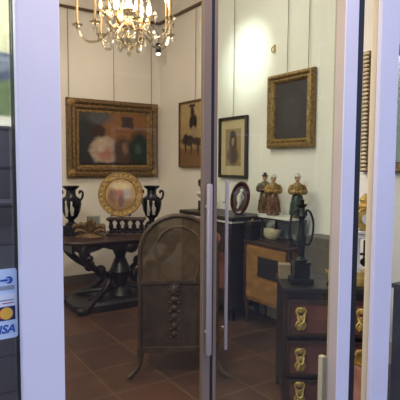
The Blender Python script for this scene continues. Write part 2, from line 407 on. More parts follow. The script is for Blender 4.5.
# ------------------------------------------------------------------ street behind the camera (only seen reflected)
st(bx('ground', (1, -5.2, -0.06), (40, 13.4, 0.12), 'paving'), 'grey street paving in front of the shop', 'pavement')
bl = thing('street_building', 'brown rendered building across the street', 'building', (4, -9.5, 0))
bx('facade', (0, 0, 4), (30, 0.5, 8), 'facade', bl)
for k in range(6):
    for z in (1.6, 5.0):
        w = bx('window', (-10 + 4 * k, 0.26, z), (1.4, 0.05, 2.0), 'frame_w', bl); bx('pane', (-10 + 4 * k, 0.29, z), (1.2, 0.03, 1.8), 'facglass', w)

# ------------------------------------------------------------------ pictures
def picture(name, label, cat, a, b_, top, bot, wall, frame_m, canvas_m, fw, prof=None, mat_w=0, tilt=0.0, wires=(), gap=0.012, group=None, liner=None):
    """a, b_ = positions along the wall of the left and right edge; hung on the wall 'back' or 'right'"""
    w = abs(b_ - a); h = top - bot; c = (a + b_) / 2
    if wall == 'back': loc, rz = (c, WY - gap, bot), 0
    else: loc, rz = (WX - gap, c, bot), -PI / 2
    t = thing(name, label, cat, loc, rz, group)
    t.rotation_euler = Euler((tilt, 0, rz), 'XYZ')
    d = 0.05
    bm = BM()
    pr = prof or [(0, 0), (0, -0.03), (fw * 0.15, -0.055), (fw * 0.35, -0.06), (fw * 0.55, -0.035), (fw * 0.75, -0.045), (fw * 0.9, -0.03), (fw, -0.012), (fw, 0)]
    ring_frame(bm, w, h, pr, 0, h / 2)
    fr = obj('frame', bm, frame_m, t)
    if liner:
        bm = BM(); ring_frame(bm, w - 2 * fw * 0.92, h - 2 * fw * 0.92, [(0, -0.008), (0, -0.02), (0.035, -0.014), (0.035, -0.008)], 0, h / 2); obj('slip', bm, liner, t)
    cw, ch = w - 2 * fw * 0.95, h - 2 * fw * 0.95
    if mat_w:
        bx('mount', (0, -0.005, h / 2), (cw, 0.006, ch), 'card', t)
        bx('print', (0, -0.010, h / 2), (cw - 2 * mat_w, 0.004, ch - 2.4 * mat_w), canvas_m, t)
    else:
        bx('canvas', (0, -0.006, h / 2), (cw, 0.008, ch), canvas_m, t)
    for i, fx in enumerate(wires):
        x = (fx - 0.5) * w
        bm = BM(); tube(bm, [(x, -0.012, h - 0.01), (x, -0.004 , RZ - bot - 0.01)], 0.0035, 6); obj('hanging_wire', bm, 'wire', t)
    return t, fr

p0 = at_y(66.5, 97, WY - 0.06); p1 = at_y(158.5, 103, WY - 0.06); p2 = at_y(112, 177.5, WY - 0.06); p3 = at_y(112, 100.5, WY - 0.06)
interior_paint = painting('interior_scene_paint', (92, 66, 42), [
    (0.60, 0.70, 0.6, 0.35, (124, 84, 46), 0.6),
    (0.14, 0.45, 0.2, 0.6, (34, 36, 40), 0.6), (0.30, 0.88, 0.16, 0.12, (70, 72, 76), 0.8), (0.28, 0.62, 0.09, 0.14, (46, 24, 20), 0.4),
    (0.69, 0.81, 0.085, 0.10, (54, 40, 40), 0.3, 1),
    (0.36, 0.30, 0.19, 0.25, (166, 148, 132), 0.25), (0.38, 0.24, 0.11, 0.12, (160, 112, 100), 0.8), (0.33, 0.38, 0.06, 0.1, (178, 160, 140), 0.6),
    (0.62, 0.30, 0.13, 0.24, (70, 52, 44), 0.5), (0.66, 0.34, 0.05, 0.10, (120, 90, 76), 0.7),
    (0.86, 0.30, 0.16, 0.36, (28, 42, 36), 0.5), (0.84, 0.34, 0.05, 0.1, (50, 78, 66), 0.8),
    (0.5, 0.02, 0.7, 0.07, (26, 22, 20), 0.6, 1)], noise=9, namt=0.2)
big, fr = picture('framed_painting', 'large gilt framed painting of figures in a dim interior on the back wall', 'painting', p0.x, p1.x, p3.z, p2.z, 'back', 'gilt_d', interior_paint, 0.14, wires=(0.03, 0.5, 0.93), liner='gilt')
# carved corners on the big frame
w = p1.x - p0.x; h = p3.z - p2.z
for sx in (-1, 1):
    for sz in (0, 1):
        bm = BM(); ball(bm, (sx * (w / 2 - 0.06), -0.05, h * sz + (0.06 if sz == 0 else -0.06)), (0.055, 0.02, 0.055), n=10)
        obj('corner_carving', bm, 'gilt', fr, sm=True)

soldier_paint = painting('soldier_paint', (164, 142, 98), [
    (0.5, 0.12, 0.7, 0.16, (118, 88, 58), 0.5, 1), (0.5, 0.85, 0.8, 0.2, (170, 148, 104), 0.6),
    (0.48, 0.68, 0.14, 0.13, (44, 34, 30), 0.3), (0.45, 0.85, 0.07, 0.08, (50, 34, 28), 0.3), (0.44, 0.94, 0.11, 0.025, (36, 28, 26), 0.4),
    (0.48, 0.52, 0.10, 0.10, (150, 134, 110), 0.4),
    (0.30, 0.40, 0.26, 0.08, (58, 48, 44), 0.4), (0.22, 0.44, 0.1, 0.08, (48, 38, 36), 0.4), (0.68, 0.38, 0.20, 0.07, (66, 54, 46), 0.4),
    (0.20, 0.30, 0.03, 0.1, (50, 40, 38), 0.5), (0.42, 0.29, 0.03, 0.1, (60, 48, 44), 0.5), (0.66, 0.28, 0.035, 0.1, (54, 44, 40), 0.5), (0.84, 0.30, 0.03, 0.09, (64, 52, 46), 0.5)], noise=8, namt=0.18)
a = at_x(179.3, 103, WX - 0.03); b2 = at_x(208.5, 101, WX - 0.03); z2 = at_x(179.3, 167.3, WX - 0.03).z
picture('canvas_painting', 'narrow gilt edged canvas of a uniformed rider beside the back corner', 'painting', a.y, b2.y, a.z, z2, 'right', 'gilt_d', soldier_paint, 0.018,
        prof=[(0, 0), (0, -0.03), (0.018, -0.03), (0.018, 0)], wires=(0.55,))

a = at_x(219.3, 118.5, WX - 0.03); b2 = at_x(247.2, 115, WX - 0.03); z2 = at_x(219.3, 177.3, WX - 0.03).z
engr = painting('engraving_paint', (150, 126, 92), [(0.5, 0.5, 0.5, 0.5, (142, 118, 84), 0.3, 1), (0.5, 0.62, 0.26, 0.30, (70, 52, 38), 0.5), (0.5, 0.28, 0.36, 0.24, (82, 62, 46), 0.5), (0.5, 0.66, 0.1, 0.12, (150, 126, 96), 0.5), (0.5, 0.85, 0.18, 0.09, (48, 36, 28), 0.5)], noise=9)
picture('framed_engraving', 'small engraving with cream mount in a thin black frame', 'print', a.y, b2.y, a.z, z2, 'right', 'ebony', engr, 0.032,
        prof=[(0, 0), (0, -0.03), (0.01, -0.038), (0.024, -0.034), (0.032, -0.018), (0.032, 0)], mat_w=0.085, wires=(0.5,))

a = at_x(267.2, 74.5, WX - 0.06); b2 = at_x(313, 65.5, WX - 0.06); z2 = at_x(267.2, 148.6, WX - 0.06).z
dark = painting('dark_portrait_paint', (54, 48, 46), [(0.5, 0.5, 0.4, 0.5, (46, 42, 42), 0.8), (0.50, 0.62, 0.05, 0.10, (112, 92, 74), 0.7), (0.62, 0.28, 0.08, 0.09, (92, 66, 62), 0.8), (0.5, 0.45, 0.28, 0.3, (58, 54, 58), 0.8)], noise=8)
picture('framed_portrait', 'dark portrait in a gilt frame on the right wall', 'painting', a.y, b2.y, a.z - 0.02, z2, 'right', 'gilt', dark, 0.09, wires=(0.4, 0.85))

# beaded gilt mirror seen in the gap by the right post
a = at_x(363.2, 52, WX - 0.05); z2 = at_x(363.2, 172, WX - 0.05).z
mw = 0.5; mh = a.z - z2
mi = thing('beaded_mirror', 'tall mirror in beaded gilt frame seen in the gap beside the door lining', 'mirror', (WX - 0.01, a.y - mw / 2, z2), -PI / 2)
bm = BM(); ring_frame(bm, mw, mh, [(0, 0), (0, -0.035), (0.012, -0.045), (0.07, -0.03), (0.08, -0.012), (0.08, 0)], 0, mh / 2); fr = obj('frame', bm, 'gilt_d', mi)
bx('mirror_glass', (0, -0.008, mh / 2), (mw - 0.15, 0.006, mh - 0.15), 'mirror', mi)
nb = 30
for k in range(nb):
    z = 0.02 + (mh - 0.04) * k / (nb - 1)
    for s in (-1, 1):
        bm = BM(); ball(bm, (s * (mw / 2 - 0.038), -0.045, z), (0.028, 0.016, 0.0125), n=8); obj('bead', bm, 'mould', fr, sm=True)

q = at_x(273, 48, WX - .03)
hk = thing('wall_hook', 'tiny gilt hook on the right wall above the gilt framed dark portrait', 'hook', (WX - .002, q.y, q.z), -PI / 2)
bm = BM(); box(bm, (0, -.006, 0), (.022, .01, .07), 0, .004); obj('plate', bm, 'gilt_b', hk)
bm = BM(); tube(bm, smooth([(0, -.01, .02), (0, -.04, .0), (0, -.045, -.03), (.01, -.02, -.05)], 4), .006, 6); obj('prong', bm, 'gilt_b', hk, sm=True)
# ------------------------------------------------------------------ hanging spotlight near the corner
p = at_d(158.3, 51, 6.35)
sp = thing('spotlight', 'small black spotlight hanging from the picture rail near the corner', 'lamp', (p.x, p.y, p.z))
bm = BM(); lathe(bm, [(0.02, 0.10), (0.036, 0.095), (0.038, 0.0), (0.034, -0.03)], n=14); obj('housing', bm, 'black', sp, sm=True)
bm = BM(); lathe(bm, [(0.03, -0.028), (0.030, -0.04), (0.018, -0.055)], n=14); obj('lens', bm, 'lens', sp, sm=True)
bm = BM(); tube(bm, smooth([(0, 0, 0.1), (0.0, 0.0, 0.2), (0.05 * 0, WY - 0.03 - p.y, RZ - p.z)], 4), 0.005, 6); obj('cable', bm, 'wire', sp)

# ------------------------------------------------------------------ chandelier
cp = at_d(129, 57, 3.6)
ch = thing('chandelier', 'crystal chandelier with gold candle sleeves hanging above the shop floor', 'chandelier', (cp.x, cp.y, cp.z))
bm = BM(); lathe(bm, [(0.004, 0), (0.016, 0.02), (0.006, 0.045), (0.03, 0.07), (0.05, 0.085), (0.085, 0.12), (0.06, 0.15), (0.03, 0.17), (0.03, 0.25), (0.05, 0.30), (0.09, 0.33), (0.04, 0.36), (0.022, 0.40), (0.022, 0.55), (0.055, 0.62), (0.02, 0.68), (0.015, 0.8)], n=20)
obj('centre_stem', bm, 'crystal', ch, sm=True)
bm = BM(); tube(bm, [(0, 0, 0.78), (0, 0, H - cp.z - 0.03)], 0.008, 8); lathe(bm, [(0.02, H - cp.z - 0.1), (0.07, H - cp.z - 0.03), (0.07, H - cp.z)], n=16)
obj('suspension_rod', bm, 'brass', ch, sm=True)
NA = 10
def crystal(bm, c, s):
    c = Vector(c); v = [bm.verts.new(c + Vector(d)) for d in ((s * .5, 0, 0), (0, s * .5, 0), (-s * .5, 0, 0), (0, -s * .5, 0))]
    t = bm.verts.new(c + Vector((0, 0, s * 0.7))); u = bm.verts.new(c - Vector((0, 0, s * 1.3)))
    for k in range(4): bm.faces.new((v[k], v[(k + 1) % 4], t)); bm.faces.new((v[(k + 1) % 4], v[k], u))
for k in range(NA):
    an = k * 2 * PI / NA + 0.12; ca, sa = math.cos(an), math.sin(an)
    R = 0.38 if k % 2 == 0 else 0.28; dz = 0.025 if k % 2 == 0 else 0.0
    pts = smooth([(0.03 * ca, 0.03 * sa, 0.20), (0.10 * ca, 0.10 * sa, 0.215), (0.17 * ca, 0.17 * sa, 0.16), (R * .62 * ca, R * .62 * sa, 0.085 + dz), (R * .86 * ca, R * .86 * sa, 0.095 + dz), (R * ca, R * sa, 0.185 + dz)], 6)
    bm = BM(); tube(bm, pts, 0.0095, 8); arm = obj('arm', bm, 'crystal', ch, sm=True)
    bm = BM(); lathe(bm, [(0.006, 0.18), (0.035, 0.195), (0.042, 0.205), (0.016, 0.20), (0.014, 0.225)], (R * ca, R * sa, dz), 14); obj('drip_cup', bm, 'crystal', arm, sm=True)
    bm = BM(); tube(bm, [(R * ca, R * sa, 0.205 + dz), (R * ca, R * sa, 0.40 + dz)], 0.009, 10); obj('candle_sleeve', bm, 'candle', arm, sm=True)
    bm = BM(); lathe(bm, [(0.006, 0.40), (0.014, 0.425), (0.010, 0.455), (0.002, 0.485)], (R * ca, R * sa, dz), 10); obj('bulb', bm, 'bulb', arm, sm=True)
    for j in range(2):
        bm = BM(); a2 = an + (j - 0.5) * 0.2; crystal(bm, (R * math.cos(a2), R * math.sin(a2), 0.165 + dz), 0.022); obj('crystal_drop', bm, 'crystal', ch)
for j in range(36):
    a2 = j * 2 * PI / 36; r = 0.10 + 0.05 * (j % 3)
    bm = BM(); crystal(bm, (r * math.cos(a2), r * math.sin(a2), 0.19 + 0.055 * (j % 5)), 0.046); obj('crystal_drop', bm, 'crystal', ch)
for j in range(10):
    a2 = j * 2 * PI / 10 + 0.2
    bm = BM(); crystal(bm, (0.10 * math.cos(a2), 0.10 * math.sin(a2), 0.115), 0.035); obj('crystal_drop', bm, 'crystal', ch)
for j in range(6):
    a2 = j * 2 * PI / 6 + 0.5
    bm = BM(); r = 0.15
    lathe(bm, [(0.008, 0.30), (0.022, 0.325), (0.018, 0.36), (0.004, 0.40)], (r * math.cos(a2), r * math.sin(a2), 0), 10); obj('bulb', bm, 'bulb', ch, sm=True)
bm = BM()
for j in range(6):
    a2 = j * 2 * PI / 6 + 0.5; r = 0.15
    tube(bm, smooth([(0.02 * math.cos(a2), 0.02 * math.sin(a2), 0.24), (0.09 * math.cos(a2), 0.09 * math.sin(a2), 0.21), (r * math.cos(a2), r * math.sin(a2), 0.25), (r * math.cos(a2), r * math.sin(a2), 0.31)], 4), 0.009, 8)
obj('inner_branches', bm, 'brass', ch, sm=True)

# ------------------------------------------------------------------ carved table at the back
tp = at_d(120, 236, 5.4)
TX, TY, TZ = tp.x, tp.y, 0.765
ta = thing('carved_table', 'dark carved baroque table against the back wall', 'table', (TX, TY, 0))
hl, hd = 0.74, 0.36
bm = BM()
poly = []
for k in range(40):
    a = k * 2 * PI / 40; c_, s_ = math.cos(a), math.sin(a)
    poly.append((hl * math.copysign(abs(c_) ** 0.55, c_), hd * math.copysign(abs(s_) ** 0.55, s_)))
def slab(bm, poly, z0, z1, sc0=1, sc1=1):
    a = [bm.verts.new((x * sc0, y * sc0, z0)) for x, y in poly]; b = [bm.verts.new((x * sc1, y * sc1, z1)) for x, y in poly]
    bm.faces.new(a[::-1]); bm.faces.new(b); n = len(poly)
    for k in range(n): bm.faces.new((a[k], a[(k + 1) % n], b[(k + 1) % n], b[k]))
slab(bm, poly, TZ - 0.035, TZ - 0.012, 0.97, 1.0); slab(bm, poly, TZ - 0.012, TZ, 1.0, 0.985)
obj('tabletop', bm, 'dkwood', ta)
bm = BM()
for s in (-1, 1):   # scalloped front and rear aprons
    n = 24; top = [(-hl * .86 + 2 * hl * .86 * k / n, TZ - 0.035) for k in range(n + 1)]
    bot = [(x, TZ - 0.075 - 0.055 * abs(math.sin(k / n * 4 * PI)) ** 0.7 * (0.6 + 0.4 * math.cos(k / n * 2 * PI) ** 2)) for k, (x, z) in enumerate(top)]
    for k in range(n): prism(bm, [top[k], top[k + 1], bot[k + 1], bot[k]], s * (hd - 0.07) - 0.012, s * (hd - 0.07) + 0.012)
    ball(bm, (0, s * (hd - 0.06), TZ - 0.10), (0.075, 0.03, 0.06), n=12)
for s in (-1, 1): box(bm, (s * hl * .86, 0, TZ - 0.075), (0.022, 2 * hd - .16, 0.08))
obj('apron', bm, 'ebony', ta)
for sx in (-1, 1):
    for sy in (-1, 1):
        bm = BM()
        P = [(sx * .50, sy * .26, TZ - .04), (sx * .53, sy * .27, TZ - .14), (sx * .44, sy * .23, TZ - .26), (sx * .30, sy * .16, TZ - .36), (sx * .17, sy * .10, .32), (sx * .24, sy * .13, .20), (sx * .42, sy * .22, .10), (sx * .54, sy * .27, .03)]
        tube(bm, smooth(P, 6), [0.05 - 0.018 * math.sin(PI * k / 42) for k in range(43)], 10)
        # scroll volutes
        ball(bm, (sx * .30, sy * .16, TZ - .35), (0.065, 0.05, 0.065), n=12); ball(bm, (sx * .55, sy * .275, .045), (0.06, 0.05, 0.045), n=12)
        for t in range(3): ball(bm, (sx * (.52 - .03 * t), sy * .27, TZ - .08 - .05 * t), (0.045, 0.04, 0.035), n=8)
        obj('leg', bm, 'ebony', ta, sm=True)
bm = BM()
for s in (-1, 1): tube(bm, smooth([(s * .44, .22, .12), (s * .2, .05, .16), (0, 0, .20), (-s * .2, -.05, .16), (-s * .44, -.22, .12)], 5), 0.03, 8)
lathe(bm, [(.08, .05), (.15, .08), (.13, .13), (.07, .19), (.09, .28), (.125, .36), (.08, .46), (.055, .52), (.09, .60), (.13, .68), (.15, .72)], n=16)
obj('pedestal', bm, 'ebony', ta, sm=True)

bm = BM(); slab(bm, poly, 0, .07, .80, .80); slab(bm, poly, .07, .10, .80, .74); obj('base_board', bm, 'ebony', ta)

# urns
def urn(label, loc, rz):
    t = thing('figured_urn', label, 'vase', loc, rz, 'blue black urns on the carved table')
    bx('plinth', (0, 0, .055), (.15, .15, .11), 'navy', t, bev=.006)
    bm = BM(); lathe(bm, [(.055, .11), (.06, .125), (.028, .15), (.03, .17), (.06, .20), (.088, .27), (.100, .35), (.094, .40), (.055, .43), (.046, .455), (.046, .50), (.075, .53), (.085, .545), (.07, .548), (.04, .50)], n=24, sx=1.15, sy=1.0)
    bd = obj('body', bm, 'navy', t, sm=True)
    for s in (-1, 1):
        bm = BM(); tube(bm, smooth([(s * .10, 0, .385), (s * .125, 0, .42), (s * .13, 0, .475), (s * .10, 0, .49), (s * .095, 0, .46)], 5), .0125, 8); obj('handle', bm, 'navy', t, sm=True)
    bm = BM()
    for x, z0, z1 in ((-.03, .215, .365), (.03, .225, .355)):
        yy = lambda z, x=x: -math.sqrt(max(.0001, (.062 + (.1 - .062) * min(1, (z - .2) / .13)) ** 2 - x * x)) - .002
        zm = (z0 + z1) / 2
        ball(bm, (x, yy(z1), z1 + .012), (.012, .008, .014), n=8)
        tube(bm, [(x, yy(z1), z1), (x * .9, yy(zm), zm), (x * 1.05, yy(z0), z0)], [.009, .018, .015], 8)
        tube(bm, [(x, yy(zm + .04), zm + .045), (x + .022, yy(zm), zm + .01), (x + .016, yy(zm), zm - .03)], .006, 6)
    obj('relief_figures', bm, 'white', bd, sm=True)
    return t
rzc = YAW
pl = at_d(71.5, 236, 5.35); urn('dark blue black urn with white relief figures at the left end of the carved table', (pl.x, pl.y, TZ), rzc)
pr_ = at_d(151, 236, 5.5); urn('dark blue black urn with white relief figures right of the round gilt charger', (pr_.x + .01, min(pr_.y, TY + .27), TZ), rzc)

# arcaded stand
pc = at_d(128, 234, 5.35)
ar = thing('arcaded_stand', 'low dark wooden stand with open balusters on the carved table', 'stand', (pc.x - .02, pc.y, TZ), rzc)
bx('base_board', (0, 0, .015), (.42, .15, .03), 'dkwood', ar, bev=.005)
bx('top_board', (0, 0, .185), (.42, .15, .028), 'dkwood', ar, bev=.005)
bx('back_rail', (0, .06, .05), (.38, .012, .045), 'dkwood', ar)
for k in range(5):
    bm = BM(); lathe(bm, [(.026, .03), (.03, .045), (.015, .06), (.03, .10), (.015, .14), (.03, .155), (.026, .172)], (-.17 + k * .085, 0, 0), 12, 1, 1.6); obj('baluster', bm, 'ebony', ar, sm=True)

# gilt charger
pg = at_d(121.7, 197, 5.3)
gz = TZ + .2125
chg = thing('gilt_charger', 'round gilt charger painted with pink figures, propped on the arcaded stand', 'plate', (ar.location.x - .06 * math.cos(YAW), ar.location.y - .06 * math.sin(YAW), gz + .0), rzc)
RR = .25
tl = Matrix.Translation((0, .0, RR * .985)) @ Matrix.Rotation(math.radians(-10), 4, 'X') @ Matrix.Rotation(PI / 2, 4, 'X')
bm = BM(); lathe(bm, [(RR * .60, -.012), (RR * .98, -.004), (RR, .004), (RR * .97, .014), (RR * .9, .010), (RR * .72, .012), (RR * .70, .018), (RR * .66, .010), (RR * .64, .0)], n=48)
bm.transform(tl); rim = obj('rim', bm, 'gilt', chg, sm=True)
for k in range(24):
    bm = BM(); a = k * 2 * PI / 24; ball(bm, (RR * .86 * math.cos(a), RR * .86 * math.sin(a), .010), (.014, .009, .006), Euler((0, 0, a)), 8)
    bm.transform(tl); obj('rim_boss', bm, 'gilt_b', rim, sm=True)
bm = BM(); lathe(bm, [(.002, .012), (RR * .73, .012), (RR * .73, .001), (.002, .001)], n=40); bm.transform(tl)
obj('painted_well', bm, painting('charger_paint', (156, 122, 70), [(.5, .2, .5, .2, (128, 92, 52), .6), (.45, .55, .22, .3, (150, 88, 74), .6), (.70, .52, .12, .18, (146, 142, 144), .9), (.5, .75, .3, .12, (186, 168, 130), .8), (.25, .45, .12, .2, (112, 74, 50), .7), (.52, .3, .08, .2, (92, 60, 62), .7)], noise=7), chg)
bm = BM(); tube(bm, [(-.10, .03, .0), (0, .05, .40)], .008, 8); tube(bm, [(.10, .03, 0), (0, .05, .40)], .008, 8); tube(bm, [(0, .10, 0), (0, .055, .39)], .008, 8); tube(bm, [(-.10, -.03, .008), (-.10, .05, .008)], .008, 8); tube(bm, [(.10, -.03, .008), (.10, .05, .008)], .008, 8)
obj('easel', bm, 'ebony', chg, sm=True)

# gilt leafy ornament
pg = at_d(90, 238, 5.15)
gl = thing('gilt_leaf_ornament', 'gilt bronze cluster of leaves and scrolls in front of the left urn', 'ornament', (pg.x, pg.y, TZ), rzc)
bm = BM(); lathe(bm, [(.12, 0), (.125, .015), (.10, .03), (.06, .05)], n=20, sx=1.3, sy=.6); obj('base', bm, 'gilt_d', gl, sm=True)
for k in range(9):
    bm = BM(); a = -1.25 + 2.5 * k / 8; ln = .13 + .05 * ((k * 5) % 3) / 2
    pts = smooth([(0, .0, .03), (math.sin(a) * ln * .5, -.02 + .02 * (k % 2), .05 + math.cos(a) * ln * .5), (math.sin(a) * ln, -.03, .05 + math.cos(a) * ln * .8), (math.sin(a) * ln * 1.15, -.05, .03 + math.cos(a) * ln * .75)], 4)
    tube(bm, pts, [.010 + .018 * math.sin(PI * i / (len(pts) - 1)) for i in range(len(pts))], 8); obj('leaf', bm, 'gilt_d', gl, sm=True)
# second low gilt object & glass box
pg = at_d(98, 233, 5.45)
gb = thing('glass_casket', 'small clear glass casket left of the arcaded stand', 'box', (pg.x - .03, pg.y + .05, TZ), rzc)
bm = BM()
for s in (-1, 1): box(bm, (s * .065, 0, .10), (.004, .10, .19)); box(bm, (0, s * .05, .10), (.13, .004, .19))
obj('glass_sides', bm, 'vitrine', gb); bx('lid', (0, 0, .2), (.14, .11, .008), 'vitrine', gb); bx('base', (0, 0, .004), (.14, .11, .008), 'brass', gb)

# ------------------------------------------------------------------ cane chair
pcn = at_d(178.5, 300, 3.5)
cw = .278
cc = thing('cane_chair', 'tall arched brown cane backed chair standing in mid floor', 'chair', (pcn.x, pcn.y, 0), math.radians(-31))
ZM, ZS, ZT = .70, .92, 1.185
def arch(hw, top, n=24):
    return [(hw * math.cos(PI - PI * k / n), ZS + (top - ZS) * math.sin(PI * k / n)) for k in range(n + 1)]
bm = BM(); pts = [(-cw, 0, .18), (-cw, 0, .5)] + [(x, 0, z) for x, z in arch(cw, ZT)] + [(cw, 0, .5), (cw, 0, .18)]
tube(bm, pts, .017, 10); obj('back_frame', bm, 'chairwood', cc, sm=True)
bm = BM(); tube(bm, [(x, -.012, z) for x, z in arch(cw * .62, ZT - .075)][2:-2], .007, 8)
tube(bm, smooth([(-cw * .60, -.012, ZS + .03), (-cw * .5, -.012, ZS - .12), (-cw * .42, -.012, ZM)], 5), .007, 8); tube(bm, smooth([(cw * .60, -.012, ZS + .03), (cw * .5, -.012, ZS - .12), (cw * .42, -.012, ZM)], 5), .007, 8)
obj('inner_arch', bm, 'cane', cc, sm=True)
def inside(x, z):
    if abs(x) > cw - .005 or z < ZM: return False
    return z < ZS or ((x / cw) ** 2 + ((z - ZS) / (ZT - ZS)) ** 2) < .99
bm = BM(); stp = .019
for sgn in (1, -1):
    for k in range(-60, 60):
        c0 = k * stp; seg = None
        for i in range(0, 131):
            z = ZM + (ZT - ZM) * i / 130; x = sgn * (z - .9) + c0
            if inside(x, z):
                if seg is None: seg = (x, z)
                last = (x, z)
            elif seg: 
                if abs(last[1] - seg[1]) > .01: tube(bm, [(seg[0], sgn * .002, seg[1]), (last[0], sgn * .002, last[1])], .0042, 4)
                seg = None
        if seg and abs(last[1] - seg[1]) > .01: tube(bm, [(seg[0], sgn * .002, seg[1]), (last[0], sgn * .002, last[1])], .0042, 4)
obj('cane_mesh', bm, 'cane', cc)
bx('middle_rail', (0, 0, ZM), (2 * cw, .03, .03), 'chairwood', cc, bev=.005)
bx('lower_panel', (0, 0.004, .45), (2 * cw - .02, .016, .47), 'hide', cc)
bm = BM()   # carved drop ornaments down the panel
ball(bm, (-.03, -.016, .645), (.034, .014, .034), n=12)
for k in range(8): a = k * PI / 4; ball(bm, (-.03 + .036 * math.cos(a), -.012, .645 + .036 * math.sin(a)), (.013, .008, .013), n=8)
for k in range(5): ball(bm, (-.03, -.012, .575 - k * .065), (.026 - .002 * k, .012, .022), n=10); ball(bm, (-.03 - .03, -.01, .55 - k * .065), (.014, .008, .01), n=8); ball(bm, (0, -.01, .55 - k * .065), (.014, .008, .01), n=8)
obj('carved_drop', bm, 'chairwood', cc, sm=True)
bx('bottom_rail', (0, 0, .20), (2 * cw + .03, .035, .045), 'chairwood', cc, bev=.005)
bm = BM(); box(bm, (0, .26, .43), (.50, .48, .07), 0, .02); obj('seat', bm, 'hide', cc, sm=True)
for s in (-1, 1):
    bm = BM(); tube(bm, smooth([(s * cw, 0, .22), (s * (cw + .004), -.005, .13), (s * (cw + .03), -.03, .06), (s * (cw + .085), -.06, .012)], 5), [.024] * 10 + [.022, .02, .019, .018, .018, .018], 8); obj('leg', bm, 'chairwood', cc, sm=True)
    bm = BM(); tube(bm, smooth([(s * (cw - .02), .47, .41), (s * (cw - .01), .49, .25), (s * (cw - .03), .48, .01)], 5), .02, 8); obj('leg', bm, 'chairwood', cc, sm=True)
    bm = BM(); tube(bm, smooth([(s * cw, .0, .70), (s * (cw + .02), .2, .69), (s * (cw + .02), .38, .66), (s * cw, .42, .60), (s * (cw - .015), .40, .46)], 5), .018, 8); obj('armrest', bm, 'chairwood', cc, sm=True)
bm = BM(); tube(bm, [(-cw + .01, .48, .20), (cw - .01, .48, .20)], .014, 8)
for s in (-1, 1): tube(bm, [(s * (cw - .01), 0, .2), (s * (cw - .02), .48, .2)], .014, 8)
obj('stretcher', bm, 'chairwood', cc, sm=True)

# ------------------------------------------------------------------ dark cabinet on right wall
CX0 = WX - .46
ya = at_x(243, 240, WX - .36).y + .035; yb = at_x(190, 214, CX0 + .1).y
CZ = 1.045
cb = thing('ebonised_cabinet', 'tall dark ebonised cabinet against the right wall, left of the satinwood commode', 'cabinet', (WX - .05, (ya + yb) / 2, 0), -PI / 2)
cwid = yb - ya; dep = .42
bx('carcase', (0, -dep / 2, .56), (cwid, dep, .86), 'ebony', cb, bev=.006)
bx('top', (0, -dep / 2, CZ - .02), (cwid + .05, dep + .04, .04), 'ebony', cb, bev=.008)
bx('marble_strip', (0, -dep / 2 - .002, CZ - .05), (cwid + .02, dep + .02, .022), 'marble', cb)['label'] = 'pale marble edge'
for k, x in enumerate((-cwid / 4, cwid / 4)):
    d = bx('door', (x, -dep - .008, .56), (cwid / 2 - .04, .018, .74), 'dkwood', cb, bev=.004)
    bm = BM(); ball(bm, (x, -dep - .02, .80), (.075, .018, .075), n=16); obj('boss', bm, 'redwood', d, sm=True)
    bx('panel', (x, -dep - .02, .50), (cwid / 2 - .16, .012, .36), 'redwood', d, bev=.004)
for sx in (-1, 1):
    for y in (-.05, -dep + .05): 
        bm = BM(); lathe(bm, [(.03, 0), (.035, .03), (.022, .06), (.036, .14)], (sx * (cwid / 2 - .05), y, 0), 10); obj('leg', bm, 'ebony', cb, sm=True)

# bust on the cabinet
bp = at_x(202.5, 200, WX - .25)
bu = thing('bronze_bust', 'small dark bust with pale shoulders at the far end of the ebonised cabinet', 'bust', (bp.x, min(bp.y, yb - .06), CZ), YAW)
bx('socle', (0, 0, .05), (.10, .10, .10), 'black', bu, bev=.008)
bm = BM(); lathe(bm, [(.03, .10), (.025, .12), (.05, .15), (.075, .18), (.07, .20), (.03, .215)], n=16, sx=1, sy=.7); obj('shoulders', bm, 'marble', bu, sm=True)['label'] = 'pale marble shoulders'
bm = BM(); lathe(bm, [(.03, .205), (.026, .23), (.03, .24)], n=12); ball(bm, (0, 0, .285), (.042, .050, .055), n=14); ball(bm, (0, -.05, .28), (.008, .012, .014), n=6)
for s in (-1, 1): ball(bm, (s * .042, .005, .283), (.008, .012, .018), n=6); ball(bm, (s * .016, -.043, .293), (.008, .006, .006), n=6)
ball(bm, (0, -.044, .258), (.014, .006, .005), n=6); obj('head', bm, 'bronze', bu, sm=True)
bm = BM()
for k in range(14): a = k * 2 * PI / 14; ball(bm, (.038 * math.cos(a), .012 + .042 * math.sin(a), .315 + .012 * math.sin(a)), (.018, .018, .022), n=8)
ball(bm, (0, .01, .325), (.04, .045, .03), n=10); obj('hair', bm, 'hairk', bu, sm=True)

# oval plaque
op = at_x(240, 210, WX - .30)
ov = thing('oval_plaque', 'oval wine red plaque with white figure standing on the ebonised cabinet', 'plaque', (op.x, op.y, CZ), math.radians(-50))
OW, OH = .098, .17
tm = Matrix.Translation((0, 0, OH + .005)) @ Matrix.Rotation(math.radians(7), 4, 'Y') @ Matrix.Rotation(math.radians(-8), 4, 'X') @ Matrix.Rotation(PI / 2, 4, 'X') @ Matrix.Diagonal((OW, OH, 1, 1))
bm = BM(); lathe(bm, [(.66, -.01), (1, -.01), (1, .008), (.9, .022), (.76, .012), (.7, .002)], n=40); bm.transform(tm); obj('frame', bm, 'wine', ov, sm=True)
bm = BM(); lathe(bm, [(.01, .003), (.74, .003), (.74, -.002), (.01, -.002)], n=40); bm.transform(tm); gd = obj('ground', bm, 'wine', ov)
bm = BM(); tm2 = Matrix.Translation((0, 0, OH + .005)) @ Matrix.Rotation(math.radians(7), 4, 'Y') @ Matrix.Rotation(math.radians(-8), 4, 'X')
ball(bm, (.008, -.010, .075), (.02, .012, .022), n=10); tube(bm, smooth([(.005, -.010, .055), (-.004, -.012, .01), (.004, -.01, -.05), (-.008, -.01, -.105)], 5), [.014, .016, .02, .022, .022, .02, .02, .022, .024, .024, .02, .018, .016, .014, .012, .01], 8)
